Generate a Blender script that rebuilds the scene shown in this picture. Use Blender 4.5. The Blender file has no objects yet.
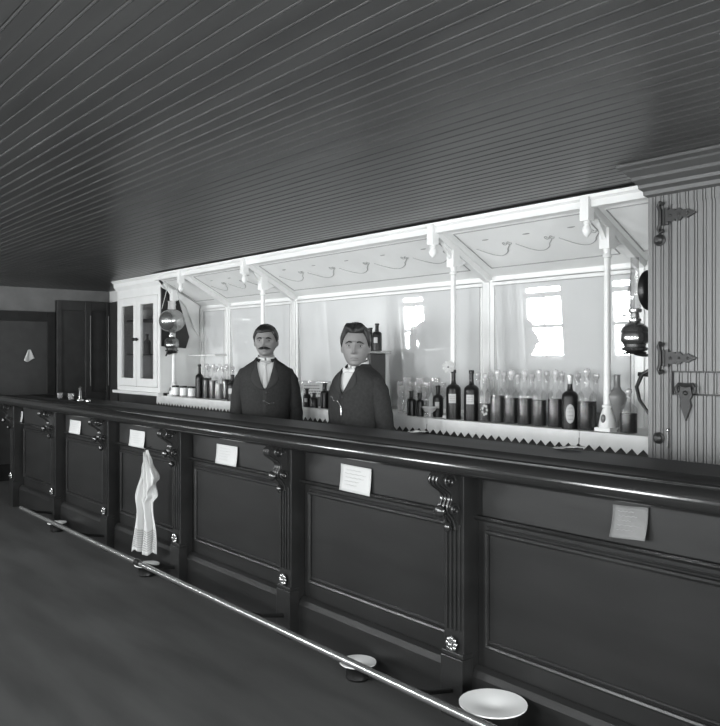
import bpy, bmesh, math, random
from mathutils import Vector, Matrix, noise
random.seed(7)
C = bpy.context.scene.collection
SC = bpy.context.scene
PI = math.pi

# ------------------------------------------------------------------ camera
# The bar runs along X. Y is the distance from the camera towards the back bar, Z is up.
EYE = 1.49
F, VPX = 800.0, 660.0
NN = math.hypot(F, VPX)
cam_d = bpy.data.cameras.new('camera'); cam = bpy.data.objects.new('camera', cam_d); C.objects.link(cam)
cam_d.sensor_fit = 'HORIZONTAL'; cam_d.sensor_width = 36; cam_d.lens = F/720*36
cam_d.shift_y = -6/720
cam_d.clip_start = 0.02
cam.location = (0, 0, EYE)
cam.rotation_euler = (PI/2, 0, math.atan2(F, VPX))
SC.camera = cam

# ------------------------------------------------------------------ world, exposure
w = bpy.data.worlds.new('world'); SC.world = w; w.use_nodes = True
w.node_tree.nodes['Background'].inputs[0].default_value = (0.9, 0.93, 0.95, 1)
w.node_tree.nodes['Background'].inputs[1].default_value = 1.0
SC.view_settings.view_transform = 'Standard'; SC.view_settings.look = 'None'
SC.view_settings.exposure = 0.0; SC.view_settings.gamma = 1.0; SC.view_settings.use_curve_mapping = False
SC.cycles.caustics_reflective = False; SC.cycles.caustics_refractive = False
SC.cycles.max_bounces = 10; SC.cycles.diffuse_bounces = 5; SC.cycles.transparent_max_bounces = 24
SC.cycles.sample_clamp_indirect = 4.0

X_END, Y_BACK, Y_FRONT, X_RIGHT, CEIL = -10.2, 4.15, -1.0, 3.2, 2.347
# windows of the wall behind the camera: (x0, x1, z0, z1); first three show in the mirrors, the rest are unseen, added for light
WIN_F = [(-10.05, -9.46, 1.01, 2.07), (-7.43, -6.74, 1.01, 2.07), (-6.01, -5.35, 1.01, 2.07),
         (-3.9, -3.05, 0.85, 2.07), (-1.9, -1.0, 0.85, 2.07), (0.4, 1.4, 0.85, 2.07)]
WIN_FILL_R = [(-0.4, 1.0, 0.6, 2.1), (1.8, 3.2, 0.6, 2.1)]       # (y0, y1, z0, z1) of unseen windows added at the right end to light the back bar
def area(name, loc, size, rot, power):
    d = bpy.data.lights.new(name, 'AREA'); d.shape = 'RECTANGLE'; d.size, d.size_y = size
    d.energy = power; d.color = (0.97, 0.99, 1.0)
    o = bpy.data.objects.new(name, d); C.objects.link(o); o.location = loc; o.rotation_euler = rot
    return o
DAY = 195.0
for x0, x1, z0, z1 in WIN_F:
    area('daylight_and_fill', ((x0+x1)/2, Y_FRONT-0.16, (z0+z1)/2), (x1-x0+.1, z1-z0+.1), (-PI/2, 0, PI), DAY*(1.55 if x0 < -5 else .85)*(x1-x0)*(z1-z0))  # daylight of the mirrored windows, added fill at the last three
for y0, y1, z0, z1 in WIN_FILL_R:
    area('daylight_and_fill', (X_RIGHT+0.16, (y0+y1)/2, (z0+z1)/2), (y1-y0+.1, z1-z0+.1), (PI/2, 0, PI/2), DAY*.95*(y1-y0)*(z1-z0))  # fill light through the added right-hand windows

# ------------------------------------------------------------------ materials
def mat(name, v, rough=0.5, tint=(1, 1.01, 1.0), metal=0.0, spec=0.5, var=0.0, vscale=(8, 8, 8), bump=0.0, coat=0.0, v2=None):
    m = bpy.data.materials.new(name); m.use_nodes = True
    nt = m.node_tree; b = nt.nodes['Principled BSDF']
    col = tuple(v*t for t in tint)+(1,)
    b.inputs['Base Color'].default_value = col
    b.inputs['Roughness'].default_value = rough; b.inputs['Metallic'].default_value = metal
    b.inputs['Specular IOR Level'].default_value = spec
    b.inputs['Coat Weight'].default_value = coat; b.inputs['Coat Roughness'].default_value = .12
    if var or bump:
        tc = nt.nodes.new('ShaderNodeTexCoord'); mp = nt.nodes.new('ShaderNodeMapping')
        mp.inputs['Scale'].default_value = vscale
        nz = nt.nodes.new('ShaderNodeTexNoise'); nz.inputs['Detail'].default_value = 6; nz.inputs['Scale'].default_value = 1
        nt.links.new(tc.outputs['Object'], mp.inputs[0]); nt.links.new(mp.outputs[0], nz.inputs['Vector'])
        if var:
            r = nt.nodes.new('ShaderNodeValToRGB')
            r.color_ramp.elements[0].position = .3; r.color_ramp.elements[1].position = .7
            lo = v*(1-var) if v2 is None else v2
            r.color_ramp.elements[0].color = tuple(lo*t for t in tint)+(1,)
            r.color_ramp.elements[1].color = tuple(min(1, v*(1+var) if v2 is None else v)*t for t in tint)+(1,)
            nt.links.new(nz.outputs['Fac'], r.inputs[0]); nt.links.new(r.outputs[0], b.inputs['Base Color'])
        if bump:
            bp = nt.nodes.new('ShaderNodeBump'); bp.inputs['Strength'].default_value = bump; bp.inputs['Distance'].default_value = .01
            nt.links.new(nz.outputs['Fac'], bp.inputs['Height']); nt.links.new(bp.outputs[0], b.inputs['Normal'])
    return m
def glassmat(name, tintv=0.96, gloss=0.12, rough=.02, haze=0.0, k=.5):
    m = bpy.data.materials.new(name); m.use_nodes = True; nt = m.node_tree
    nt.nodes.remove(nt.nodes['Principled BSDF']); out = nt.nodes['Material Output']
    tr = nt.nodes.new('ShaderNodeBsdfTransparent'); tr.inputs[0].default_value = (tintv, tintv, tintv, 1)
    gl = nt.nodes.new('ShaderNodeBsdfGlossy'); gl.inputs['Roughness'].default_value = rough
    lw = nt.nodes.new('ShaderNodeLayerWeight'); lw.inputs[0].default_value = .35
    ma = nt.nodes.new('ShaderNodeMath'); ma.operation = 'MULTIPLY_ADD'; ma.inputs[1].default_value = k; ma.inputs[2].default_value = gloss
    mx = nt.nodes.new('ShaderNodeMixShader')
    nt.links.new(lw.outputs['Facing'], ma.inputs[0]); nt.links.new(ma.outputs[0], mx.inputs[0])
    nt.links.new(tr.outputs[0], mx.inputs[1]); nt.links.new(gl.outputs[0], mx.inputs[2])
    last = mx
    if haze:
        df = nt.nodes.new('ShaderNodeBsdfDiffuse'); df.inputs[0].default_value = (.8, .8, .8, 1)
        m2 = nt.nodes.new('ShaderNodeMixShader'); m2.inputs[0].default_value = haze
        nt.links.new(mx.outputs[0], m2.inputs[1]); nt.links.new(df.outputs[0], m2.inputs[2]); last = m2
    nt.links.new(last.outputs[0], out.inputs[0])
    return m
def mirrormat():
    m = bpy.data.materials.new('hazed_mirror'); m.use_nodes = True; nt = m.node_tree
    nt.nodes.remove(nt.nodes['Principled BSDF']); out = nt.nodes['Material Output']
    df = nt.nodes.new('ShaderNodeBsdfDiffuse')
    gl = nt.nodes.new('ShaderNodeBsdfGlossy'); gl.inputs['Roughness'].default_value = .015; gl.inputs[0].default_value = (.95, .95, .95, 1)
    tc = nt.nodes.new('ShaderNodeTexCoord'); nz = nt.nodes.new('ShaderNodeTexNoise'); nz.inputs['Scale'].default_value = 3; nz.inputs['Detail'].default_value = 5
    mr = nt.nodes.new('ShaderNodeMapRange'); mr.inputs['To Min'].default_value = .22; mr.inputs['To Max'].default_value = .34
    nt.links.new(tc.outputs['Object'], nz.inputs['Vector']); nt.links.new(nz.outputs['Fac'], mr.inputs['Value'])
    df.inputs[0].default_value = (.64, .65, .65, 1)
    mx = nt.nodes.new('ShaderNodeMixShader'); nt.links.new(mr.outputs[0], mx.inputs[0])
    nt.links.new(df.outputs[0], mx.inputs[1]); nt.links.new(gl.outputs[0], mx.inputs[2]); nt.links.new(mx.outputs[0], out.inputs[0])
    return m
M = {
 'white': mat('white_paint', .70, .35, var=.04, vscale=(5, 5, 5)),
 'white_dim': mat('off_white_paint', .66, .45, var=.05),
 'canopy': mat('canopy_paint', .68, .4, var=.05, vscale=(4, 4, 4)),
 'line': mat('grey_line_paint', .30, .5),
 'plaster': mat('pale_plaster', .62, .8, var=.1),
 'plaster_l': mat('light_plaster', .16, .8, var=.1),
 'ceiling': mat('varnished_ceiling_boards', .043, .36, spec=.4, var=.22, vscale=(.8, 7, 3), bump=.04),
 'floor': mat('dark_floor', .060, .55, spec=.25, var=.25, vscale=(1, 5, 1), bump=.03),
 'bar': mat('dark_varnished_wood', .016, .3, spec=.3, var=.25, vscale=(2, 9, 9)),
 'bar_panel': mat('dark_panel_wood', .013, .45, spec=.25, var=.25, vscale=(2, 9, 9)),
 'frieze': mat('brown_panel_wood', .017, .4, spec=.3, var=.25, vscale=(2, 12, 12)),
 'rail_wood': mat('polished_rail_wood', .015, .14, spec=.7),
 'carved': mat('carved_glossy_wood', .018, .18, spec=.8),
 'brass': mat('worn_metal', .55, .25, metal=.9),
 'brass_d': mat('lamp_metal', .28, .22, metal=.9),
 'iron': mat('black_iron', .014, .35, metal=.3),
 'hinge': mat('dark_hinge_metal', .016, .45, spec=.35),
 'icebox': mat('grey_beadboard', .11, .42, var=.10, vscale=(20, 20, 1.5)),
 'dark': mat('dark_cupboard_wood', .028, .5, var=.2),
 'dark_in': mat('dark_interior', .05, .8),
 'suit': mat('black_wool', .030, .9, spec=.05, var=.12, vscale=(60, 60, 60)),
 'suit2': mat('black_wool_lapel', .036, .85, spec=.05),
 'skin': mat('skin', .20, .6, spec=.2, tint=(1, .99, .98), var=.05, vscale=(20, 20, 20)),
 'skin_d': mat('lips', .10, .5),
 'eye': mat('eye_white', .30, .3), 'iris': mat('iris', .008, .3),
 'hair': mat('dark_hair', .009, .5, spec=.3, var=.3, vscale=(60, 60, 30), bump=.35),
 'hair2': mat('brown_hair', .016, .5, spec=.3, var=.4, vscale=(60, 60, 30), bump=.4),
 'linen': mat('white_linen', .50, .75),
 'linen_g': mat('grey_linen', .38, .75),
 'paper': mat('white_paper', .44, .7, var=.03), 'edging': mat('edging_paper', .66, .7, var=.04),
 'paper_d': mat('dull_paper', .14, .7, var=.12, vscale=(12, 12, 12)),
 'ink': mat('ink', .10, .7),
 'glass': glassmat('clear_glass', .93, .015, .15, haze=.02, k=.2), 'glass_t': glassmat('thin_glass', .97, .06),
 'cut': glassmat('cut_glass', .85, .12, .1, haze=.35),
 'crown': mat('dark_grey_crown_wood', .055, .45, var=.15, vscale=(2, 12, 12)), 'chimney': glassmat('lamp_chimney_glass', .80, .06, .08, haze=.03, k=.45), 'tumbler': glassmat('tumbler_glass', .86, .04, .1, haze=.13, k=.3), 'bar_top': mat('worn_bar_top', .020, .5, spec=.12, var=.3, vscale=(2, 12, 12)),
 'rail_joint': mat('dull_metal', .2, .5, metal=.6),
 'pane': glassmat('window_pane', .98, .03),
 'liquor': mat('dark_liquor', .009, .5, spec=.05), 'liquor_m': mat('brown_liquor', .035, .5, spec=.05),
 'liquor_l': mat('amber_liquor', .17, .12, spec=.6),
 'bottle': mat('dark_bottle_glass', .010, .3, spec=.2), 'mirror': mirrormat(),
 'silver': mat('silvered_glass', .42, .18, metal=.85), 'stone': mat('grey_glazed_ware', .16, .3),
 'enamel': mat('white_enamel', .82, .25), 'foil': mat('bottle_foil', .5, .35, metal=.4),
}
# ------------------------------------------------------------------ mesh helpers
class MB:
    def __init__(s): s.bm = bmesh.new()
    def box(s, x0, x1, y0, y1, z0, z1, rot=None):
        r = bmesh.ops.create_cube(s.bm, size=1)
        for v in r['verts']:
            v.co = Vector((x0+(v.co.x+.5)*(x1-x0), y0+(v.co.y+.5)*(y1-y0), z0+(v.co.z+.5)*(z1-z0)))
            if rot: v.co = rot @ v.co
        return s
    def lathe(s, prof, at=(0, 0, 0), n=20, m=None):
        rings = []
        for r, z in prof:
            ring = []
            if r < 1e-5: ring = [s.bm.verts.new((at[0], at[1], at[2]+z))]*n
            else:
                for i in range(n):
                    a = 2*PI*i/n; ring.append(s.bm.verts.new((at[0]+r*math.cos(a), at[1]+r*math.sin(a), at[2]+z)))
            rings.append(ring)
        for a, b in zip(rings, rings[1:]):
            for i in range(n):
                j = (i+1) % n; q = []
                for v in (a[i], a[j], b[j], b[i]):
                    if v not in q: q.append(v)
                if len(q) > 2:
                    try: s.bm.faces.new(q)
                    except ValueError: pass
        if m is not None:
            done = set()
            for ring in rings:
                for v in ring:
                    if v not in done: done.add(v); v.co = m @ v.co
        return s
    def tube(s, pts, r, n=10, caps=True, flat=1.0):
        pts = [Vector(p) for p in pts]; rs = r if isinstance(r, (list, tuple)) else [r]*len(pts)
        rings = []; prev = None
        for k, p in enumerate(pts):
            d = (pts[min(k+1, len(pts)-1)]-pts[max(k-1, 0)]).normalized()
            if prev is None:
                u = Vector((0, 0, 1)) if abs(d.z) < .8 else Vector((0, 1, 0))
                a = d.cross(u).normalized()
            else: a = (prev-d*prev.dot(d)).normalized()
            prev = a; b = d.cross(a).normalized()
            rings.append([s.bm.verts.new(p+rs[k]*(math.cos(2*PI*i/n)*a+flat*math.sin(2*PI*i/n)*b)) for i in range(n)])
        for a, b in zip(rings, rings[1:]):
            for i in range(n): s.bm.faces.new((a[i], a[(i+1) % n], b[(i+1) % n], b[i]))
        if caps:
            s.bm.faces.new(rings[0][::-1]); s.bm.faces.new(rings[-1])
        return s
    def ball(s, c, r, seg=20, rot=None):
        r = r if isinstance(r, (list, tuple)) else (r, r, r)
        q = bmesh.ops.create_uvsphere(s.bm, u_segments=seg, v_segments=max(6, seg*2//3), radius=1)
        for v in q['verts']:
            co = Vector((v.co.x*r[0], v.co.y*r[1], v.co.z*r[2]))
            if rot: co = rot @ co
            v.co = co+Vector(c)
        return s
    def limb(s, pts, rs, n=14):
        s.tube(pts, rs, n)
        for p, r in zip(pts, rs): s.ball(p, r*.995, n)
        return s
    def prism(s, poly, axis, a, b):
        # poly: 2D points; extruded along axis from a to b
        def P(u, v, t):
            return {'x': (t, u, v), 'y': (u, t, v), 'z': (u, v, t)}[axis]
        A = [s.bm.verts.new(P(u, v, a)) for u, v in poly]; B = [s.bm.verts.new(P(u, v, b)) for u, v in poly]
        n = len(poly)
        for i in range(n): s.bm.faces.new((A[i], A[(i+1) % n], B[(i+1) % n], B[i]))
        s.bm.faces.new(A[::-1]); s.bm.faces.new(B)
        return s
    def grid(s, fn, nu, nv):
        V = [[s.bm.verts.new(fn(i/nu, j/nv)) for j in range(nv+1)] for i in range(nu+1)]
        for i in range(nu):
            for j in range(nv): s.bm.faces.new((V[i][j], V[i+1][j], V[i+1][j+1], V[i][j+1]))
        return s
    def build(s, name, m, parent=None, smooth=True, solid=0, bevel=0, loc=None, rotz=0, subsurf=0):
        bmesh.ops.recalc_face_normals(s.bm, faces=s.bm.faces)
        me = bpy.data.meshes.new(name); s.bm.to_mesh(me); s.bm.free()
        ms = m if isinstance(m, list) else [m]
        for q in ms: me.materials.append(M[q])
        if smooth:
            me.shade_smooth()
            try: me.set_sharp_from_angle(angle=math.radians(38))
            except Exception: pass
        o = bpy.data.objects.new(name, me); C.objects.link(o)
        if parent is not None: o.parent = parent
        if loc is not None: o.location = loc
        if rotz: o.rotation_euler.z = rotz
        if solid:
            q = o.modifiers.new('s', 'SOLIDIFY'); q.thickness = solid; q.offset = 0
        if bevel:
            q = o.modifiers.new('b', 'BEVEL'); q.width = bevel; q.segments = 2; q.limit_method = 'ANGLE'
        if subsurf:
            q = o.modifiers.new('u', 'SUBSURF'); q.levels = subsurf; q.render_levels = subsurf
        return o
def tag(o, label, cat, group=None):
    o['label'] = label; o['category'] = cat
    if group: o['group'] = group
    return o
def thing(name, label, cat, loc=(0, 0, 0), rotz=0, group=None):
    o = bpy.data.objects.new(name, None); C.objects.link(o); o.empty_display_size = .05
    o.location = loc; o.rotation_euler = (0, 0, rotz); return tag(o, label, cat, group)
def struct(o): o['kind'] = 'structure'; return o
def dup(root, loc, rotz=0, label=None, group=None, scale=None):
    r = root.copy(); C.objects.link(r); r.location = loc; r.rotation_euler = (0, 0, rotz)
    if label: r['label'] = label
    if group: r['group'] = group
    if scale: r.scale = scale
    for ch in list(root.children):
        c = ch.copy(); C.objects.link(c); c.parent = r
        for g in ch.children:
            d = g.copy(); C.objects.link(d); d.parent = c
    return r
def bx(px, y):
    """X along the bar of what stands at distance y and direction px."""
    return -y*(NN*NN/F/(px+300.0)-VPX/F)
def bz(px, py, y):
    return EYE-(py-357.0)/(px+300.0)*(NN/F)*y

# ------------------------------------------------------------------ the room
struct(MB().box(X_END-.2, X_RIGHT+.2, Y_FRONT-.2, Y_BACK+.2, -.1, 0).build('floor', 'floor', smooth=False))
# ceiling of narrow varnished boards running along the bar
p = []; y = Y_FRONT-.1; pitch = .0635
while y < Y_BACK+.1:
    p += [(y, CEIL), (y+.050, CEIL), (y+.0525, CEIL+.006), (y+.055, CEIL+.0005), (y+.0585, CEIL-.0012), (y+.0615, CEIL+.0005), (y+.0625, CEIL+.006)]
    y += pitch
p += [(y, CEIL+.08), (Y_FRONT-.1, CEIL+.08)]
struct(MB().prism(p, 'x', X_END-.1, X_RIGHT+.1).build('ceiling', 'ceiling', smooth=False))
struct(MB().box(X_END-.1, X_RIGHT+.1, Y_BACK, Y_BACK+.1, 0, CEIL+.05).build('wall_back', 'white_dim', smooth=False))
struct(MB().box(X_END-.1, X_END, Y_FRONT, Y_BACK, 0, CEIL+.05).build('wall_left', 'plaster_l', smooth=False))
def holed_wall(name, wins, along, pos, th, a0, a1, m):
    b = MB()
    def bb(u0, u1, z0, z1):
        if u1-u0 < .001 or z1-z0 < .001: return
        if along == 'x': b.box(u0, u1, min(pos, pos+th), max(pos, pos+th), z0, z1)
        else: b.box(min(pos, pos+th), max(pos, pos+th), u0, u1, z0, z1)
    u = a0
    for x0, x1, z0, z1 in sorted(wins):
        bb(u, x0, 0, CEIL+.05); bb(x0, x1, 0, z0); bb(x0, x1, z1, CEIL+.05); u = x1
    bb(u, a1, 0, CEIL+.05)
    return struct(b.build(name, m, smooth=False))
holed_wall('wall_front', WIN_F, 'x', Y_FRONT, -.12, X_END-.1, X_RIGHT+.1, 'plaster')
holed_wall('wall_right', WIN_FILL_R, 'y', X_RIGHT, .12, Y_FRONT, Y_BACK, 'plaster')
def window(i, u0, u1, z0, z1, along):
    fr = MB(); t = .045; mid = z0+(z1-z0)*.44; tr = z0+(z1-z0)*.86; um = (u0+u1)/2
    def bb(b, a, c, d, e, dep=.04, off=.03):
        if along == 'x': b.box(a, c, Y_FRONT-off-dep, Y_FRONT-off, d, e)
        else: b.box(X_RIGHT+off, X_RIGHT+off+dep, a, c, d, e)
    for a, c, d, e in ((u0, u0+t, z0, z1), (u1-t, u1, z0, z1), (u0, u1, z0, z0+t), (u0, u1, z1-t, z1), (u0, u1, mid-.025, mid+.025), (u0, u1, tr-.04, tr+.04), (um-.012, um+.012, z0, tr)):
        bb(fr, a, c, d, e)
    o = struct(fr.build('window_%d' % i, 'white', smooth=False))
    g = MB(); bb(g, u0+.01, u1-.01, z0+.01, z1-.01, .004, .05); g.build('window_pane', 'pane', o, smooth=False)
    c = MB()
    for a, cc, d, e in ((u0-.09, u0, z0-.02, z1+.09), (u1, u1+.09, z0-.02, z1+.09), (u0-.09, u1+.09, z1, z1+.09), (u0-.12, u1+.12, z0-.05, z0)):
        if along == 'x': c.box(max(a, X_END+.001), cc, Y_FRONT, Y_FRONT+(.025 if d > z0-.04 else .06), d, e)
        else: c.box(X_RIGHT-(.025 if d > z0-.04 else .06), X_RIGHT, a, cc, d, e)
    c.build('window_casing', 'white_dim', o, smooth=False)
for i, q in enumerate(WIN_F): window(i+1, *q, 'x')  # the last three are added for light
for i, q in enumerate(WIN_FILL_R): window(i+7, *q, 'y')  # unseen windows added as fill for the back bar

# the dark woodwork on the far end wall
b = MB(); xw = X_END
b.box(xw, xw+.05, 3.44, 4.15, 0, 2.20)
for y0, y1 in ((3.44, 3.50), (3.80, 3.88), (4.08, 4.15)): b.box(xw+.05, xw+.085, y0, y1, 0, 2.20)
for z0, z1 in ((0, .2), (.95, 1.05), (2.08, 2.20)): b.box(xw+.05, xw+.08, 3.44, 4.15, z0, z1)
o = struct(b.build('trim_1', 'dark', smooth=False, bevel=.004))
b = MB()
for yy in (3.862, 4.10): b.tube([(xw+.093, yy, 1.12), (xw+.093, yy, 2.02)], .007, 8)
b.build('bead_moulding', 'plaster_l', o)
b = MB().box(xw, xw+.035, 2.50, 3.43, 0, 2.05)
door = struct(b.build('door_1', 'dark', smooth=False))
b = MB()
for y0, y1, z0, z1 in ((2.5, 2.6, 0, 2.05), (3.33, 3.43, 0, 2.05), (2.6, 3.33, 1.93, 2.05), (2.6, 3.33, .9, 1.03), (2.6, 3.33, 0, .2), (2.93, 3.0, .2, .9)):
    b.box(xw+.035, xw+.06, y0, y1, z0, z1)
b.build('door_panel_frame', 'bar_panel', door, smooth=False, bevel=.004)
MB().ball((xw+.09, 2.62, 1.0), .028).tube([(xw+.05, 2.62, 1.0), (xw+.09, 2.62, 1.0)], .012).build('door_knob', 'brass', door)
b = MB()
b.box(xw+.09, -8.77, Y_BACK-.03, Y_BACK, 0, 2.20)
for x0 in (-9.9, -9.35, -8.85): b.box(x0, x0+.07, Y_BACK-.045, Y_BACK-.03, 0, 2.20)
struct(b.build('trim_3', 'dark', smooth=False))
c = thing('hanging_cloth', 'small white cloth hanging on the dark door at far left', 'cloth', (xw+.066, bx(29, 3.12)*0+3.11, 1.45))
MB().grid(lambda u, v: (.004+.006*math.sin(u*9), (u-.5)*(.03+.10*(1-v)), .13*v-.02*math.sin(u*5)*(1-v)), 14, 10).build('cloth', 'linen', c, solid=.003)
MB().tube([(-.008, 0, .135), (.012, 0, .135)], .004, 6).build('hook', 'brass_d', c)
b = MB()
b.box(xw, xw+.04, Y_FRONT, 2.48, 0, 1.1)
yy = Y_FRONT
while yy < 2.45: b.box(xw+.04, xw+.048, yy, yy+.08, .12, 1.05); yy += .09
b.box(xw+.04, xw+.07, Y_FRONT, 2.48, 1.06, 1.12)
struct(b.build('trim_2', 'dark', smooth=False))

# ------------------------------------------------------------------ the bar
BX0, BX1 = -8.6, 1.1
def poly_round(cy, cz, ry, rz, a0, a1, n=10):
    return [(cy+ry*math.cos(math.radians(a0+(a1-a0)*i/n)), cz+rz*math.sin(math.radians(a0+(a1-a0)*i/n))) for i in range(n+1)]
bar = thing('bar_counter', 'long dark polished saloon bar counter with panelled front and carved brackets', 'bar counter', (-4, 2.5, 0))
def R(o_x): return o_x+4
def lb(): return MB()
def barbuild(b, name, m, **k):
    b.bm.transform(Matrix.Translation((4, -2.5, 0))) if True else None
    return b.build(name, m, bar, **k)
# body
b = MB().box(BX0, BX1, 2.50, 2.85, 0, 1.05); barbuild(b, 'body', 'bar_panel', smooth=False)
b = MB().box(BX0-.02, BX1+.02, 2.455, 2.50, 0, .175)
b.prism([(2.455, .175), (2.50, .175), (2.50, .21), (2.49, .215), (2.47, .20)], 'x', BX0-.02, BX1+.02)
barbuild(b, 'plinth', 'bar', smooth=False)
# top with raised, rounded arm rail
prof = [(2.46, 1.045), (2.89, 1.045), (2.89, 1.085), (2.88, 1.095), (2.56, 1.095), (2.553, 1.100), (2.545, 1.101), (2.535, 1.094), (2.52, 1.088), (2.46, 1.087), (2.40, 1.097)]
barbuild(MB().prism(prof+[(2.38, 1.07), (2.40, 1.045)], 'x', BX0-.05, BX1+.05), 'bar_top', 'bar_top')
prof = poly_round(2.30, 1.062, .052, .042, -60, 245, 22)
barbuild(MB().prism([(2.40, 1.03)]+prof[:0]+[(2.40, 1.09), (2.36, 1.097)]+[q for q in poly_round(2.315, 1.062, .056, .042, 60, 300, 20)], 'x', BX0-.05, BX1+.05), 'arm_rail', 'rail_wood')
barbuild(MB().prism([(2.40, 1.045), (2.52, 1.045), (2.52, .99), (2.47, .99), (2.455, 1.01), (2.42, 1.02)], 'x', BX0, BX1), 'cornice_moulding', 'bar', smooth=False)
# bays
PIL = [bx(q, 2.40) for q in (52, 104, 175, 283.5, 452)]
PIL = [PIL[0]-1.2]+PIL+[PIL[-1]+1.24, PIL[-1]+2.48]
WP = .056
def pilaster(x):
    b = MB().box(x-WP, x+WP, 2.41, 2.50, .0, 1.0)
    for k in range(4):
        xx = x-WP+.02+k*.024; b.box(xx-.005, xx+.005, 2.402, 2.41, .36, .80)
    b.box(x-WP-.006, x+WP+.006, 2.395, 2.46, 0, .25)
    b.box(x-WP-.004, x+WP+.004, 2.40, 2.46, .25, .27)
    o = barbuild(b, 'pilaster', 'bar', smooth=False, bevel=.003)
    # carved bracket (acanthus scroll)
    c = MB()
    sc = []
    for i in range(19):
        t = i/18; z = 1.02-.24*t
        y_ = 2.40-.10*math.exp(-((t-.12)/.22)**2)-.045*math.exp(-((t-.62)/.17)**2)-.012*(1-t)
        sc.append((y_, z))
    c.prism([(2.41, 1.02)]+sc+[(2.41, .78)], 'x', x-.034, x+.034)
    for sx in (-.038, .038):
        for (cy, cz, rr) in ((2.345, .985, .036), (2.375, .865, .026)):
            pts = [(x+sx, cy+rr*(1-k/18)*math.cos(k*.62), cz+rr*(1-k/18)*math.sin(k*.62)) for k in range(17)]
            c.tube(pts, .006, 6)
    for k in range(3):
        xx = x-.02+k*.02
        c.tube([(xx, y_-.004, z) for (y_, z) in sc[1:]], .0055, 6)
    c.ball((x, 2.325, .862), (.030, .018, .026), 12)
    c.ball((x, 2.375, .79), (.016, .018, .022), 10)
    g = MB(); g.bm.free(); g.bm = c.bm
    c.bm.transform(Matrix.Translation((4, -2.5, 0)))
    c.build('carved_bracket', 'carved', o)
    r = MB()
    for k in range(8):
        a = k*PI/4; r.ball((x+.022*math.cos(a), 2.395, .305+.022*math.sin(a)), (.011, .008, .011), 8)
    r.ball((x, 2.39, .305), (.013, .014, .013), 10)
    r.bm.transform(Matrix.Translation((4, -2.5, 0)))
    r.build('rosette', 'silver', o)
for x in PIL: pilaster(x)
for a, c in zip(PIL, PIL[1:]):
    x0, x1 = a+WP, c-WP
    if x1-x0 < .2: continue
    b = MB().box(x0+.03, x1-.03, 2.488, 2.50, .835, .985)
    barbuild(b, 'frieze_panel', 'frieze', smooth=False, bevel=.004)
    b = MB().prism([(2.50, .835), (2.474, .835), (2.470, .826), (2.480, .815), (2.50, .812)], 'x', x0, x1)
    barbuild(b, 'frieze_moulding', 'rail_wood')
    b = MB()      # lower panel moulding frame
    q = [(x0+.05, .30), (x1-.05, .30), (x1-.05, .77), (x0+.05, .77)]
    for (p0, p1) in zip(q, q[1:]+q[:1]):
        b.tube([(p0[0], 2.494, p0[1]), (p1[0], 2.494, p1[1])], .011, 8); 
        b.tube([(p0[0], 2.498, p0[1]+.022), (p1[0], 2.498, p1[1]+.022)], .006, 6)
    barbuild(b, 'panel_moulding', 'bar')
# foot rail on brackets
rail = thing('foot_rail', 'long pale metal foot rail running low along the bar front', 'foot rail', (-3.5, 2.155, 0))
MB().tube([(-3.75, 0, .178), (-1.35, 0, .178)], .017, 12).build('rail_pipe', 'brass', rail)
MB().tube([(-1.32, 0, .178), (3.9, 0, .178)], .017, 12).build('rail_pipe', 'brass', rail)
MB().tube([(-1.37, 0, .178), (-1.30, 0, .178)], .021, 12).build('rail_coupling', 'iron', rail)
for x in PIL[1:]:
    if x < -7.2: continue
    b = MB().tube([(x+3.5, 0, .178), (x+3.5, .10, .14), (x+3.5, .305, .10)], .011, 8)
    b.build('rail_bracket', 'iron', rail)

# notices pinned on the frieze
def notice(px0, px1, ztop, zbot, m, label, tilt=0, curl=.006):
    yy = 2.478; x0, x1 = bx(px0, yy), bx(px1, yy)
    def f(u, v):
        x = x0+(x1-x0)*u; z = zbot+(ztop-zbot)*v+tilt*(u-.5)
        return (x, yy-curl*(1-v)**2*2-.002*math.sin(u*5), z)
    o = MB().grid(f, 8, 8).build('paper_notice', m, solid=.0012)
    tag(o, label, 'notice', 'paper notices along the bar front')
    b = MB(); rng = random.Random(int(px0))
    for k in range(5):
        v = .82-.14*k; u0 = .15+.05*rng.random(); u1 = .85-.3*rng.random()
        pts = [f(u0+(u1-u0)*i/12, v+.015*math.sin(i*2+k)) for i in range(13)]
        b.tube([(q[0], q[1]-.0016, q[2]) for q in pts], .0011, 4)
    b.build('handwriting', 'line', o)
notice(11, 22.7, .948, .84, 'paper', 'small white notice on bar front at the far end, leftmost of all')
notice(70, 80.7, .948, .835, 'paper', 'white notice on bar front, second from the far end')
notice(130, 144.7, .95, .83, 'paper', 'white notice on bar front just left of the hanging towel')
notice(216.7, 237.3, .952, .833, 'paper', 'plain white notice on bar front, between towel and the moustached man')
notice(341, 371, .955, .825, 'paper', 'large white handwritten notice on bar front below the clean-shaven man', tilt=-.004)
notice(613, 648, .975, .865, 'paper_d', 'dull grey notice on bar front at far right, corner lifting', tilt=.008, curl=.012)

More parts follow.
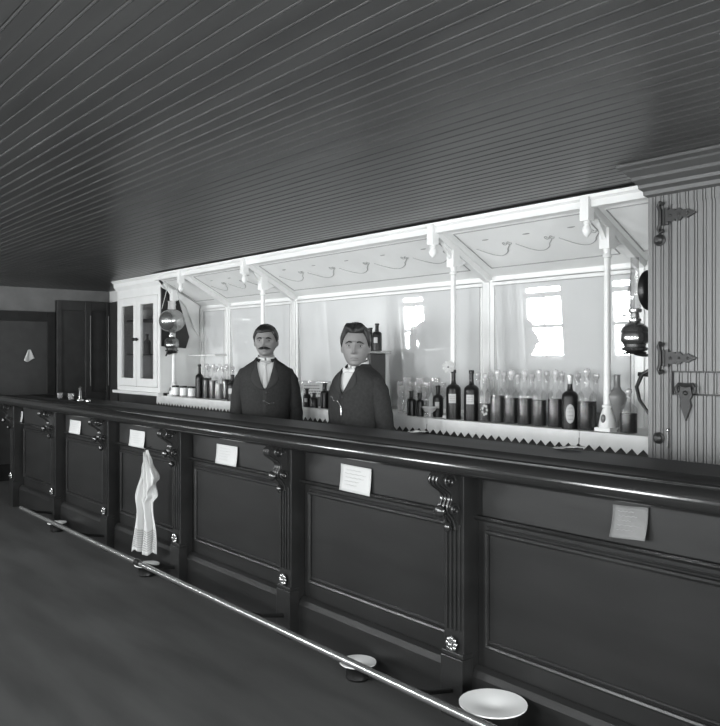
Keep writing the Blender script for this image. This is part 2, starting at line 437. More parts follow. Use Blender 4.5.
# towel hanging on the bar front
tx, ty = bx(146.5, 2.32), 2.32
tw = thing('bar_towel', 'white striped bar towel hanging in folds from the bar front', 'towel', (tx, ty, -.05), .5)
def towel(u, v):
    # v: 0 top .. 1 bottom; an uneven bunch gathered at the hook
    def tab(T):
        for (v0, a0), (v1, a1) in zip(T, T[1:]):
            if v <= v1:
                t = (v-v0)/(v1-v0); t = t*t*(3-2*t); return a0+(a1-a0)*t
        return T[-1][1]
    L = tab([(0, -.005), (.2, -.045), (.45, -.085), (.6, -.07), (1, -.11)])
    Rr = tab([(0, .012), (.12, .035), (.27, .085), (.32, .06), (.43, .085), (.5, .055), (.8, .075), (1, .07)])
    x = L+(Rr-L)*u
    amp = min(1, v*4)
    fold = .016*math.sin(u*15+v*3)*amp+.009*math.sin(u*29-2*v)*amp
    return (x*1.12, fold+.010*math.sin(v*8), .915-.70*v*(1-.02*math.sin(u*9)*v)+.006*math.sin(u*17)*v)
MB().grid(towel, 60, 60).build('cloth', 'linen', tw, solid=.003)
def towel2(u, v):
    s = u*2-1; z = .905-.20*v-.10*v*(1-u)+.05*v*u
    return (.005+.045*v+.045*v*s, -.032-.010*math.sin(s*6+v*3), z-.02*v)
MB().grid(towel2, 24, 24).build('upper_fold', 'linen', tw, solid=.003)
for k in range(9):
    v = .78+.022*k
    pts = [Vector(towel(.04+.92*i/60, v))+Vector((0, -.005, 0)) for i in range(61)]
    MB().tube(pts, .0030, 4).build('stripe', 'line', tw)
MB().tube([(0, .05, .93), (0, .01, .925), (0, -.02, .91), (0, -.02, .93)], .004, 6).build('hook', 'brass_d', tw)

# spittoons
def spittoon(px, r, label, h=.075, yy=2.355):
    t = thing('spittoon', label, 'spittoon', (bx(px, yy), yy, 0), 0, 'white-topped spittoons on the floor along the foot rail')
    MB().lathe([(0, .004), (r*.62, 0), (r*.70, .012), (r*.66, h*.4), (r*.74, h*.75), (r*.9, h-.008), (r*.86, h-.004), (r*.5, h*.8), (0, h*.7)], n=28).build('spittoon_body', 'iron', t)
    MB().lathe([(r*.85, h-.007), (r, h-.002), (r, h+.003), (r*.8, h+.001), (r*.4, h-.005), (r*.2, h-.012), (0, h-.014)], n=28).build('white_dish', 'enamel', t)
spittoon(57, .078, 'small white-topped spittoon by foot rail at the far end, leftmost')
spittoon(147, .085, 'white-topped spittoon on floor directly under the hanging towel')
spittoon(358, .085, 'white-topped spittoon by foot rail below the clean-shaven man, middle of the front floor')
spittoon(493, .128, 'large white-topped spittoon by foot rail at the bottom of the view', .185, 2.305)

# ------------------------------------------------------------------ back bar
SH, SY = 1.09, 3.65
bb_ = thing('back_bar', 'white painted back bar with posts, sloping canopy and three framed mirrors', 'back bar', (-5, 3.9, 0))
def bbuild(b, name, m, parent=None, **k):
    b.bm.transform(Matrix.Translation((5, -3.9, 0)))
    return b.build(name, m, parent or bb_, **k)
XL, XR = -7.64, -1.968
bbuild(MB().box(-7.66, XR, 3.70, Y_BACK-.01, 0, 1.05).box(-8.8, -7.66, 3.70, Y_BACK-.01, 0, 1.086), 'base_cupboard', 'dark', smooth=False)
bbuild(MB().box(-7.655, XR, SY, Y_BACK-.01, 1.055, SH), 'shelf', 'white_dim', smooth=False, bevel=.004)
RX = [-7.05, -5.88, -3.61, -2.47]
PXS = [-7.57, -5.88, -3.61, -2.47]
FY, FZ, KY, KZ = 3.59, 2.30, 4.08, 2.045
def cz(y): return FZ+(KZ-FZ)*(y-FY)/(KY-FY)
# canopy
b = MB().prism([(FY, FZ), (KY+.06, cz(KY+.06)), (KY+.06, cz(KY+.06)+.02), (FY, FZ+.02)], 'x', XL, XR)
can = bbuild(b, 'canopy', 'canopy', smooth=False)
b = MB().prism([(FY-.03, 2.318), (FY-.014, 2.306), (FY-.016, 2.272), (FY+.01, 2.268), (FY+.01, 2.334), (FY-.035, 2.334)], 'x', XL, XR)
bbuild(b, 'fascia', 'white', can, smooth=False)
b = MB().box(XL, XR, Y_BACK-.04, Y_BACK-.01, 1.99, 2.10).box(XL, XR, Y_BACK-.06, Y_BACK-.01, 1.99, 2.005)
bbuild(b, 'back_rail', 'white', smooth=False)
for x in RX:
    b = MB().prism([(FY, FZ), (KY+.03, cz(KY+.03)), (KY+.03, cz(KY+.03)-.05), (FY, FZ-.045)], 'x', x-.025, x+.025)
    bbuild(b, 'rafter', 'white_dim', can, smooth=False, bevel=.004)
for x in RX:
    b = MB().box(x-.026, x+.026, FY-.042, FY+.012, 2.20, 2.325)
    b.lathe([(.018, 0), (.024, -.012), (.016, -.02), (.026, -.045), (.022, -.065), (.008, -.08), (0, -.09)], (x, FY-.015, 2.20), 14)
    bbuild(b, 'pendant', 'white', can)
edges = [XL]+RX+[XR]
for x0, x1 in zip(edges, edges[1:]):
    a, c = x0+(.10 if x1-x0 > .8 else .06), x1-(.09 if x1-x0 > .8 else .05)
    y0, y1 = FY+.07, KY-.06
    b = MB()
    q = [(a, y0), (c, y0), (c, y1), (a, y1)]
    for p0, p1 in zip(q, q[1:]+q[:1]):
        b.tube([(p0[0], p0[1], cz(p0[1])-.001), (p1[0], p1[1], cz(p1[1])-.001)], .0045, 6)
    bbuild(b, 'inlay_line', 'line', can)
    if x1-x0 < .8: continue
    b = MB(); n = 3 if x1-x0 < 1.5 else 5
    for k in range(n):
        xa, xb = a+(c-a)*(k+.15)/n, a+(c-a)*(k+1.0)/n
        pts = []
        for i in range(25):
            t = i/24; yy = (y0+y1)/2-.02+.09*math.sin(PI*t)*(1 if t < .8 else .8)
            pts.append((xa+(xb-xa)*t, yy, cz(yy)-.002))
        b.tube(pts, .0028, 5)
        for i in range(4):
            cx_, cy_ = xb-.03+.012*i, (y0+y1)/2-.035
            cc = [(cx_+.018*math.cos(j*.7)*(1-j/14), cy_+.018*math.sin(j*.7)*(1-j/14), cz(cy_+.018*math.sin(j*.7)*(1-j/14))-.002) for j in range(11)]
            if i % 3 == 0: b.tube(cc, .0022, 5)
        yy = y0+.09; b.ball(((xa+xb)/2, yy, cz(yy)-.002), (.028, .008, .004), 8)
    bbuild(b, 'painted_garland', 'line', can)
# turned posts
def post(x, y=3.76):
    b = MB().box(x-.048, x+.048, y-.048, y+.048, SH, SH+.022)
    b.lathe([(.044, .022), (.046, .03), (.042, .055), (.036, .085), (.026, .115), (.022, .125), (.028, .13), (.028, .14), (.021, .146), (.020, .17),
             (.019, .40), (.0175, .80), (.017, .93), (.024, .935), (.024, .945), (.018, .955), (.022, .98)], (x, y, SH), 20)
    b.box(x-.030, x+.030, y-.030, y+.030, SH+.98, cz(y)-.03)
    b.prism([(y-.03, SH+1.03), (y-.11, cz(y-.11)-.04), (y-.03, cz(y-.03)-.04)], 'x', x-.012, x+.012)
    b.prism([(y+.03, SH+.98), (y+.12, cz(y+.12)-.04), (y+.03, cz(y+.03)-.04)], 'x', x-.012, x+.012)
    o = bbuild(b, 'post', 'white')
    c = MB().ball((x, y-.038, SH+.07), (.014, .012, .024), 12); bbuild(c, 'base_medallion', 'stone', o)
    return o
for x in PXS: post(x)
# pilasters at the wall and mirrors
for x in [-7.59, -7.05, -5.88, -3.61, -2.47, -2.02]:
    st = MB()
    st.box(x-.045, x+.045, Y_BACK-.055, Y_BACK-.005, SH, 2.0)
    st.box(x-.02, x+.02, Y_BACK-.065, Y_BACK-.055, SH, 2.0)
    bbuild(st, 'wall_stile', 'white', smooth=False)
MY = Y_BACK-.03
spans = [(-7.60, -7.05), (-7.05, -5.88), (-5.88, -3.61), (-3.61, -2.47), (-2.47, -2.02)]
tl = math.radians(2.5)
for x0, x1 in spans:
    a, c = x0+.045, x1-.045; z0, z1 = 1.10, 1.965
    fr = MB().box(a, c, MY-.03, MY+.01, z1-.005, z1+.03).box(a, c, MY-.03, MY+.01, z0-.008, z0+.02)
    fr.box(a, a+.025, MY-.03, MY+.01, z0, z1).box(c-.025, c, MY-.03, MY+.01, z0, z1)
    o = bbuild(fr, 'mirror_frame', 'white_dim', smooth=False)
    g = MB(); dy = math.tan(tl)*(z1-z0)
    # the glass leans forward at the top in its frame
    yb = MY+.005; V = [g.bm.verts.new(v) for v in ((a+.02, yb, z0+.01), (c-.02, yb, z0+.01), (c-.02, yb-dy, z1), (a+.02, yb-dy, z1),
         (a+.02, yb+.005, z0+.01), (c-.02, yb+.005, z0+.01), (c-.02, yb-dy+.005, z1), (a+.02, yb-dy+.005, z1))]
    for q in ((0, 1, 2, 3), (7, 6, 5, 4), (0, 4, 5, 1), (1, 5, 6, 2), (2, 6, 7, 3), (3, 7, 4, 0)): g.bm.faces.new([V[i] for i in q])
    bbuild(g, 'mirror_glass', 'mirror', o, smooth=False)
    ln = MB()
    for p0, p1 in (((a+.02, z0), (a+.02, z1)), ((a+.02, z1), (c-.02, z1)), ((c-.02, z0), (c-.02, z1))):
        ln.tube([(p0[0], MY-.032-.0*p0[1], p0[1]), (p1[0], MY-.032, p1[1])], .003, 5)
    bbuild(ln, 'frame_bead', 'line', o)
# small shelf left of the first mirror
bbuild(MB().box(-7.62, -7.05, 3.95, Y_BACK-.05, 1.50, 1.515), 'small_shelf', 'white', smooth=False)
bbuild(MB().prism([(FY+.02, FZ-.01), (KY, cz(KY)-.01), (KY, 1.72), (4.02, 1.80), (3.93, 2.02), (3.80, 2.14), (3.66, 2.20)], 'x', XL-.005, XL+.015), 'end_bracket', 'white', smooth=False)
# thick column and scroll bracket near the icebox
b = MB().lathe([(.05, 0), (.052, .02), (.042, .035), (.044, .05), (.034, .06), (.033, .6), (.031, .9)], (-2.13, 4.0, SH), 20)
bbuild(b, 'end_column', 'white')

# zigzag paper edging on the shelf
def edging(px0, px1, label, start=0):
    x0, x1 = bx(px0, SY-.004), bx(px1, SY-.004)
    n = max(2, round((x1-x0)/.0615)); p_ = (x1-x0)/n
    b = MB(); yy = SY-.006
    def V(x, z, dy=0): return b.bm.verts.new((x, yy-dy, z))
    tp = []; md = []; bt = []
    for i in range(n*2+1):
        x = x0+p_*i/2; wv = .002*math.sin(i*1.3)
        tp.append(V(x, SH+.003)); md.append(V(x, SH-.064, .004+wv)); 
        bt.append(V(x, SH-.064-(.029 if i % 2 else .0002), .007+wv))
    bk = [b.bm.verts.new((v.co.x, SY+.05, SH+.003)) for v in tp]
    for i in range(n*2):
        b.bm.faces.new((bk[i], bk[i+1], tp[i+1], tp[i])); b.bm.faces.new((tp[i], tp[i+1], md[i+1], md[i])); b.bm.faces.new((md[i], md[i+1], bt[i+1], bt[i]))
    o = b.build('paper_edging', 'edging', smooth=False)
    tag(o, label, 'shelf edging', 'zigzag paper edging of the back shelf')
edging(157, 243, 'white zigzag paper shelf edging left of the moustached man, with the finest teeth')
edging(243.5, 331, 'white zigzag paper shelf edging showing between the two men')
edging(332, 427, 'white zigzag paper shelf edging behind and right of the clean-shaven man')
edging(427.6, 579, 'white zigzag paper shelf edging, long run under the decanters')
edging(580, 656, 'white zigzag paper shelf edging beside the icebox, rightmost run')

# ------------------------------------------------------------------ glass cupboard at the left end
cb = thing('wall_cupboard', 'white painted glass-fronted cupboard with two doors on the back shelf', 'cupboard', (-8.2, 3.65, SH))
w2 = .545; H = CEIL-.005-SH; dp = Y_BACK-.01-3.65
b = MB().box(-w2, -w2+.025, .02, dp, 0, H).box(w2-.025, w2, .02, dp, 0, H).box(-w2, w2, .02, dp, 0, .03).box(-w2, w2, .02, dp, H-.03, H)
b.box(-w2, w2, 0, .0195, .031, .08).box(-w2, w2, 0, .0195, H-.20, H-.001).box(-w2, -w2+.05, 0, .0195, .08, H-.2).box(w2-.05, w2, 0, .0195, .08, H-.2)
b.build('carcass', 'white', cb, smooth=False)
MB().box(-w2+.025, w2-.025, dp-.02, dp-.003, .03, H-.03).build('back_panel', 'dark_in', cb, smooth=False)
b = MB()
b.prism([(-.0, H-.11), (-.03, H-.07), (-.035, H-.03), (-.06, H-.01), (-.06, H), (.02, H), (.02, H-.11)], 'x', -w2-.03, w2+.03)
b.build('cornice', 'white', cb, smooth=False)
MB().box(-w2-.04, w2+.04, -.045, .02, -.002, .03).build('sill_board', 'white', cb, smooth=False, bevel=.006)
for s in (-1, 1):
    x0, x1 = (-w2+.052, -.003) if s < 0 else (.003, w2-.052)
    z0, z1 = .085, H-.205; t = .085
    b = MB().box(x0, x0+t, -.012, .018, z0, z1).box(x1-t, x1, -.012, .018, z0, z1).box(x0+t, x1-t, -.012, .018, z0, z0+t).box(x0+t, x1-t, -.012, .018, z1-t, z1)
    d = b.build('door', 'white', cb, smooth=False)
    MB().box(x0+t-.005, x1-t+.005, .002, .006, z0+t-.005, z1-t+.005).build('glass_pane', 'glass_t', d, smooth=False)
    MB().ball((s*.035, -.035, .59), .019, 14).tube([(s*.035, -.012, .59), (s*.035, -.03, .59)], .008, 8).build('knob', 'iron', d)
for z in (.42, .80): MB().box(-w2+.025, w2-.025, .10, dp-.02, z, z+.015).build('inner_shelf', 'dark', cb, smooth=False)

# tapered dark board and hanging oil lamps
tb = MB().prism([(3.655, 2.33), (3.775, 2.33), (3.97, 1.70), (3.93, 1.58), (3.66, 1.60)], 'x', -7.652, -7.632).build('lamp_backboard', 'iron', smooth=False)
tag(tb, 'black tapered board on the cupboard side behind the left oil lamp', 'backboard')

def oil_lamp(name, loc, sc, label, kind, rotz):
    t = thing(name, label, 'oil lamp', loc, rotz, 'oil lamps of the back bar')
    # origin: bottom of the oil font; wall is towards +X
    b = MB().lathe([(0, 0), (.034, 0), (.040, .006), (.058, .012), (.062, .022), (.050, .028), (.052, .04), (.062, .048), (.066, .06), (.066, .085), (.062, .094), (.066, .1), (.060, .118), (.042, .135), (.026, .142), (.022, .15)], n=26)
    b.build('oil_font', 'brass_d', t)
    b = MB().lathe([(.020, .145), (.030, .150), (.030, .158), (.022, .165), (.020, .185), (.031, .192), (.033, .205), (.028, .208)], n=20)
    b.build('burner', 'brass', t)
    MB().tube([(-.026, 0, .178), (-.05, 0, .178)], .003, 6).ball((-.055, 0, .178), .008, 8).build('wick_knob', 'brass_d', t)
    if kind == 'reflector':
        MB().lathe([(.024, .20), (.027, .22), (.034, .25), (.036, .275), (.030, .31), (.022, .35), (.019, .40), (.020, .45)], n=20).build('chimney', 'chimney', t)
        m = Matrix.Translation((.085, 0, .29)) @ Matrix.Rotation(-PI/2, 4, 'Y')
        MB().lathe([(0, -.022), (.04, -.018), (.075, -.004), (.090, .014), (.094, .014), (.078, -.008), (.04, -.024), (0, -.028)], n=28, m=m).build('reflector', 'iron', t)
        arm = [(.062, 0, .03), (.09, 0, .0), (.115, 0, -.03)]
    else:
        MB().ball((0, -.0, .205+.088), (.118, .118, .112), 28).build('globe', 'silver', t)
        MB().lathe([(.040, .39), (.036, .42), (.036, .47), (.040, .475)], n=20).build('chimney', 'cut', t)
        b = MB()
        for s in (-1, 1): b.tube([(0, s*.10, .40), (0, s*.05, .58), (.03, 0, .71)], .0035, 6)
        b.build('hanger_wire', 'linen', t)
        arm = [(.062, 0, .03), (.09, 0, .0), (.12, 0, -.03)]
    b = MB().tube([(0, 0, -.004), (.04, 0, -.012), (.08, 0, -.012)]+arm[1:], .007, 8)
    b.lathe([(.05, -.006), (.055, .0), (.05, .004), (0, .004)], n=20)
    b.build('bracket_arm', 'iron', t)
    if kind == 'reflector':
        b = MB()
        b.tube([(.115, 0, -.03), (.10, -.01, -.07), (.05, -.02, -.10), (.022, -.02, -.16), (.03, -.01, -.22), (.07, 0, -.28), (.105, 0, -.33)], [.008, .009, .01, .009, .008, .007, .006], 8)
        b.tube([(.11, 0, .32), (.115, 0, .10), (.115, 0, -.33)], .007, 8)
        b.tube([(.03, -.02, -.10), (.11, 0, -.105)], .010, 8)
        b.build('scroll_bracket', 'iron', t)
    t.scale = (sc, sc, sc)
    return t
oil_lamp('oil_lamp', (-7.49, 3.70, 1.535), 1.10, 'oil lamp with round silvered globe hanging beside the white cupboard', 'globe', PI)
oil_lamp('oil_lamp', (-2.085, 3.40, 1.51), 1.0, 'oil lamp with tall clear chimney and dark reflector bracketed beside the icebox', 'reflector', 0)

# ------------------------------------------------------------------ icebox at the right
ib = thing('icebox', 'tall grey beadboard icebox cupboard with strap hinges at the right', 'icebox', (-1.96, 3.30, 0))
IW, IH = 1.35, 2.208
b = MB().box(0, IW, .012, .80, 0, IH)
def beads(b, x0, x1, z0, z1, y, th=.012, pitch=.0385):
    n = max(1, round((x1-x0)/pitch)); p_ = (x1-x0)/n; poly = [(x0, y+th)]
    for i in range(n):
        a = x0+i*p_
        poly += [(a+.0015, y+.007), (a+.003, y), (a+p_*.62, y), (a+p_*.66, y+.006), (a+p_*.70, y+.001), (a+p_*.82, y-.0015), (a+p_*.94, y+.001), (a+p_-.001, y+.006)]
    poly += [(x1, y+th)]
    b.prism(poly, 'z', z0, z1)
beads(b, 0, IW, 0, IH, 0, .014)
b.build('carcass', 'icebox', ib, smooth=False)
def ibdoor(name, x0, x1, z0, z1):
    d = MB(); beads(d, x0, x1, z0, z1, -.022, .022)
    return d.build(name, 'icebox', ib, smooth=False)
dx = bx(672, 3.28)+1.96
d1 = ibdoor('door', dx, dx+.62, 1.43, 2.155)
d2 = ibdoor('door', dx, dx+.62, .22, 1.325)
d = MB(); beads(d, dx+.004, dx+.62, 1.333, 1.422, -.013, .015); d.build('middle_rail', 'icebox', ib, smooth=False)
MB().box(dx, dx+.62, -.004, .002, 1.32, 1.435).build('rail_gap_shade', 'hinge', ib, smooth=False)  # dark sheet put in as the shade of the seams around the rail
MB().box(dx-.009, dx-.003, -.012, -.004, .2, 2.16).build('door_gap_shade', 'hinge', ib, smooth=False)  # dark strip standing in for shade along the door edge
b = MB()
prof = [(o_, z_*.84) for o_, z_ in [(0, 0), (-.02, .01), (-.022, .03), (-.045, .045), (-.047, .062), (-.075, .085), (-.08, .10), (-.115, .125), (-.12, .135), (-.15, .145), (-.15, .16)]]
# stepped crown: stacked mitred slabs
for (o0, z0), (o1, z1) in zip(prof, prof[1:]):
    n = b.bm; V = []
    for o_, z in ((o0, z0), (o1, z1)):
        sx = o_*.45
        V.append([n.verts.new(q) for q in ((sx, o_, IH+z), (IW-sx, o_, IH+z), (IW-sx, .8, IH+z), (sx, .8, IH+z))])
    for i in range(4):
        j = (i+1) % 4; n.faces.new((V[0][i], V[0][j], V[1][j], V[1][i]))
    if z1 == prof[-1][1]: n.faces.new(V[1])
    if z0 == 0: n.faces.new(V[0][::-1])
b.build('crown_moulding', 'crown', ib, smooth=False)
def hinge(door, z, x=None, s=1.0):
    x = dx if x is None else x
    b = MB()
    b.tube([(x-.045, -.012, z+.058), (x-.062, -.012, z+.066), (x-.070, -.012, z+.05), (x-.060, -.012, z+.03), (x-.060, -.012, z-.03), (x-.070, -.012, z-.05), (x-.062, -.012, z-.066), (x-.045, -.012, z-.058)], .009, 8)
    b.box(x-.066, x-.03, -.012, .0, z-.035, z+.035)
    b.tube([(x-.024, -.022, z-.038), (x-.024, -.022, z+.038)], .010, 10)
    b.box(x-.02, x+.02, -.034, -.022, z-.026, z+.026)
    b.prism([(x+.02, z-.02), (x+.04, z-.028), (x+.055, z-.014), (x+.075, z-.020), (x+.12, z), (x+.075, z+.020), (x+.055, z+.014), (x+.04, z+.028), (x+.02, z+.02)], 'y', -.034, -.022)
    b.ball((x+.0, -.036, z), (.006, .004, .006), 8).ball((x+.04, -.036, z), (.006, .004, .006), 8).ball((x+.08, -.036, z), (.006, .004, .006), 8)
    b.build('strap_hinge', 'hinge', door)
hinge(d1, bz(668, 217, 3.3)); hinge(d1, bz(668, 358, 3.3))
hinge(d2, .45)
lx, lz = bx(686, 3.27)+1.96, bz(686, 386, 3.27)
b = MB().tube([(lx-.038, -.035, lz-.03), (lx-.044, -.035, lz-.01), (lx-.032, -.035, lz+.006), (lx, -.035, lz+.002), (lx+.032, -.035, lz+.006), (lx+.044, -.035, lz-.01), (lx+.038, -.035, lz-.03)], .009, 8)
b.prism([(lx-.022, lz+.005), (lx-.03, lz-.04), (lx-.018, lz-.06), (lx-.024, lz-.085), (lx, lz-.15), (lx+.024, lz-.085), (lx+.018, lz-.06), (lx+.03, lz-.04), (lx+.022, lz+.005)], 'y', -.036, -.022)
b.ball((lx, -.04, lz-.03), (.010, .008, .010), 10)
b.build('latch', 'hinge', d2)
for (px, py) in ((659, 240), (658, 438)):
    x = bx(px, 3.29)+1.96; z = bz(px, py, 3.29)
    m = Matrix.Translation((x, 0, z)) @ Matrix.Rotation(PI/2, 4, 'X')
    MB().lathe([(.026, 0), (.027, .006), (.018, .010), (.016, .016), (.020, .022), (.012, .032), (0, .034)], n=18, m=m).build('knob', 'hinge', ib)
x = bx(668, 3.29)+1.96
MB().tube([(x, -.012, bz(668, 430, 3.29)), (x, -.012, bz(668, 448, 3.29))], .004, 6).ball((x, -.014, bz(668, 430, 3.29)), .008, 8).build('door_bolt', 'silver', ib)

# ------------------------------------------------------------------ bottles and glasses
GRP = {}
def decanter(label, liq='liquor', h=.325, r=.042, fill=.155, group='decanters along the back shelf', name='decanter'):
    t = thing(name, label, 'decanter', (0, 0, 0), 0, group)
    k = h/.325
    MB().lathe([(0, 0), (r, 0), (r, .004), (r, .17*k), (r*.97, .182*k), (r*.80, .198*k), (r*.5, .212*k), (.0145, .225*k), (.0145, .272*k), (.019, .277*k), (.019, .284*k)], n=20).build('glass_body', 'glass', t)
    MB().lathe([(0, .006), (r-.0025, .006), (r-.0025, fill*k), (0, fill*k)], n=20).build('liquor', liq, t)
    MB().lathe([(.008, .262*k), (.010, .284*k), (.017, .292*k), (.019, .306*k), (.016, .32*k), (0, .325*k)], n=12).build('stopper', 'cut', t)
    return t
def wine_bottle(label, h=.30, r=.042, labelshape='rect', foil=False, group=None, m='bottle', name='bottle'):
    t = thing(name, label, 'bottle', (0, 0, 0), 0, group)
    k = h/.30
    MB().lathe([(0, 0), (r, 0), (r, .178*k), (r*.94, .193*k), (r*.70, .206*k), (.4*r, .213*k), (.0150, .222*k), (.0135, .24*k), (.0135, .278*k), (.017, .28*k), (.017, .297*k), (.012, .30*k), (0, .30*k)], n=22).build('bottle_glass', m, t)
    if labelshape == 'rect':
        def f(u, v): a = -PI/2-.65+1.0*u+.1; return ((r+.001)*math.cos(a), (r+.001)*math.sin(a), (.10+.055*v)*k)
        o = MB().grid(f, 12, 2).build('paper_label', 'paper', t)
        b = MB()
        for q in range(3):
            b.tube([Vector(f(.15+.7*i/10, .25+.25*q))*1.0+Vector((math.cos(-PI/2)*.0, -.0012, .002*math.sin(i*3+q))) for i in range(11)], .0016, 4)
        b.build('label_print', 'line', o)
    elif labelshape == 'oval':
        def f(u, v):
            a = -PI/2+(-.55+1.1*u)*math.sqrt(max(0.02, 1-(2*v-1)**2)); return ((r+.001)*math.cos(a), (r+.001)*math.sin(a), (.035+.105*v)*k)
        o = MB().grid(f, 12, 14).build('paper_label', 'paper', t)
        b = MB()
        for q in range(4): b.tube([Vector(f(.2+.6*i/8, .2+.2*q))+Vector((0, -.001, .003*math.sin(i*2+q))) for i in range(9)], .002, 4)
        b.build('label_print', 'line', o)
    elif labelshape == 'small':
        def f(u, v): a = -PI/2-.5+.8*u; return ((r+.001)*math.cos(a), (r+.001)*math.sin(a), (.085+.06*v)*k)
        MB().grid(f, 10, 2).build('paper_label', 'paper', t)
    if foil: MB().lathe([(.0145, .25*k), (.0182, .278*k), (.0185, .298*k), (.0, .304*k)], n=16).build('foil_cap', 'foil', t)
    return t
def tumbler(label, h=.10, r=.032, group='clear glasses on the back shelf', liq=None):
    t = thing('tumbler', label, 'glass', (0, 0, 0), 0, group)
    MB().lathe([(0, 0), (r*.8, 0), (r, h), (r-.003, h), (r*.75, .012), (0, .012)], n=16).build('glass_cup', 'tumbler', t)
    return t
def goblet(label, h=.17, r=.034, group='stemmed glasses in the rear row'):
    t = thing('stemmed_glass', label, 'glass', (0, 0, 0), 0, group)
    MB().lathe([(r*.9, 0), (r*.85, .004), (.006, .01), (.005, h*.45), (.015, h*.5), (r, h*.68), (r*.95, h)], n=16).build('glass_cup', 'tumbler', t)
    return t
def put(t, px, y, z=SH, rz=None):
    t.location = (bx(px, y), y, z+.0005)
    t.rotation_euler.z = math.atan2(-t.location.x, t.location.y)*.0+(random.uniform(-.1, .1)+math.radians(38) if rz is None else rz)
    return t
# front row, right half
FR = 3.735
put(wine_bottle('black wine bottle with pale rectangular label, left of a pair by the middle post', .318, .048), 453.5, FR)
put(wine_bottle('black wine bottle with pale rectangular label, right of a pair by the middle post', .318, .048), 471.5, FR)
spec = [(485, 'liquor_m', .30, .12, 'short brown-filled decanter with flower mark just right of the black bottle pair'),
        (497.5, 'liquor_m', .325, .165, 'decanter of brown liquor, second right of the black bottle pair'),
        (511, 'liquor', .325, .155, 'decanter of dark liquor, third right of the black bottle pair'),
        (525, 'liquor', .325, .158, 'decanter of dark liquor, fourth right of the black bottle pair'),
        (539, 'liquor', .33, .148, 'decanter of dark liquor, second left of the oval-labelled bottle'),
        (555.5, 'liquor', .33, .160, 'decanter of dark liquor, immediately left of the oval-labelled bottle'),
        (587, 'liquor', .34, .150, 'stout decanter of dark liquor between oval-labelled bottle and right post')]
for px, lq, h, fl, lb_ in spec:
    d = put(decanter(lb_, lq, h, .044 if px < 580 else .052, fl), px, FR)
    if px == 485:
        b = MB()
        for k in range(7):
            a = k*2*PI/7; b.ball((.014*math.cos(a), -.0425, .075+.028*math.sin(a)), (.007, .003, .009), 8)
        b.build('flower_label', 'paper', d)
put(wine_bottle('dark wine bottle with ornate oval label and foil neck among the decanters', .30, .045, 'oval', True), 570, FR-.015)
put(decanter('small round-shouldered decanter half full at the shelf end beside the icebox', 'liquor', .235, .045, .145), 628.5, 3.74)
# second row behind
rng = random.Random(3)
GR2 = 'clear decanters in the second row'
for i, px in enumerate((478, 491, 504, 518, 532, 547, 562, 578, 596)):
    names = ['behind the brown decanters, leftmost', 'behind the two brown decanters', 'behind the third decanter from the black pair', 'behind the fourth decanter from the black pair',
             'behind the middle of the dark decanters', 'behind the last dark decanter before the oval label', 'just left behind the oval-labelled bottle', 'just right behind the oval-labelled bottle', 'left of the right post']
    t = decanter('clear empty decanter in second row, '+names[i], 'liquor_l', .30+.02*rng.random(), .036, .05+.05*rng.random(), GR2)
    put(t, px, 3.86)
t = thing('carafe', 'grey tapered carafe with narrow neck right of the right post', 'carafe')
MB().lathe([(0, 0), (.028, 0), (.03, .006), (.014, .02), (.016, .05), (.036, .12), (.055, .185), (.052, .20), (.024, .225), (.018, .24), (.017, .30), (.021, .303), (.015, .305), (0, .30)], n=24).build('body', 'stone', t)
put(t, 617, 3.80)
# right of the clean-shaven man: glasses
GL = 'glassware right of the clean-shaven man'
k = 0
wh = ['beside his elbow', 'second from his elbow', 'third from his elbow', 'in the middle of the group', 'above the footed dish', 'left of the middle post', 'touching the middle post']
for i, px in enumerate((401, 407, 413, 420, 427, 435, 442)):
    t = goblet('tall stemmed clear glass in rear row, '+wh[i], .22+.03*(i % 2), .032, GL); put(t, px, 3.98)
for i, px in enumerate((401, 409, 417, 425)):
    t = tumbler('cut-glass tumbler right of the clean-shaven man, %s' % ['nearest his sleeve', 'second from his sleeve', 'third from his sleeve', 'behind the footed dish'][i], .10, .030, GL); put(t, px, 3.86)
    t2 = tumbler('cut-glass tumbler stacked on the one %s' % ['nearest his sleeve', 'second from his sleeve', 'third from his sleeve', 'behind the footed dish'][i], .095, .029, GL); put(t2, px, 3.86, SH+.1005)
put(wine_bottle('small dark bottle with white label behind the footed dish', .21, .036, 'small', m='bottle'), 438, 3.80)
put(wine_bottle('small dark bottle standing low beside the clean-shaven man elbow', .17, .030, 'none'), 411.5, 3.73)
put(wine_bottle('small brown bottle third from the clean-shaven man elbow', .16, .027, 'none'), 420, 3.73)
t = thing('footed_dish', 'low footed glass dish at shelf edge left of the middle post', 'dish')
MB().lathe([(.028, 0), (.026, .006), (.010, .014), (.012, .03), (.035, .045), (.052, .068), (.055, .072), (.045, .066), (0, .05)], n=24).build('bowl', 'cut', t)
put(t, 429.5, 3.70)
# rosette hanging on the middle post
t = thing('paper_rosette', 'small white ruffled rosette fixed to the middle post', 'rosette', (bx(448.5, 3.70), 3.70, bz(449.5, 367, 3.71)), math.radians(35))
b = MB()
for q in range(3):
    for a in range(9-2*q):
        an = a*2*PI/(9-2*q); rr = .030-.011*q
        b.ball((rr*math.cos(an), -.004*q, rr*math.sin(an)), (.012, .006, .012), 8)
b.build('petals', 'linen', t); MB().ball((0, -.012, 0), .007, 8).build('centre', 'stone', t)
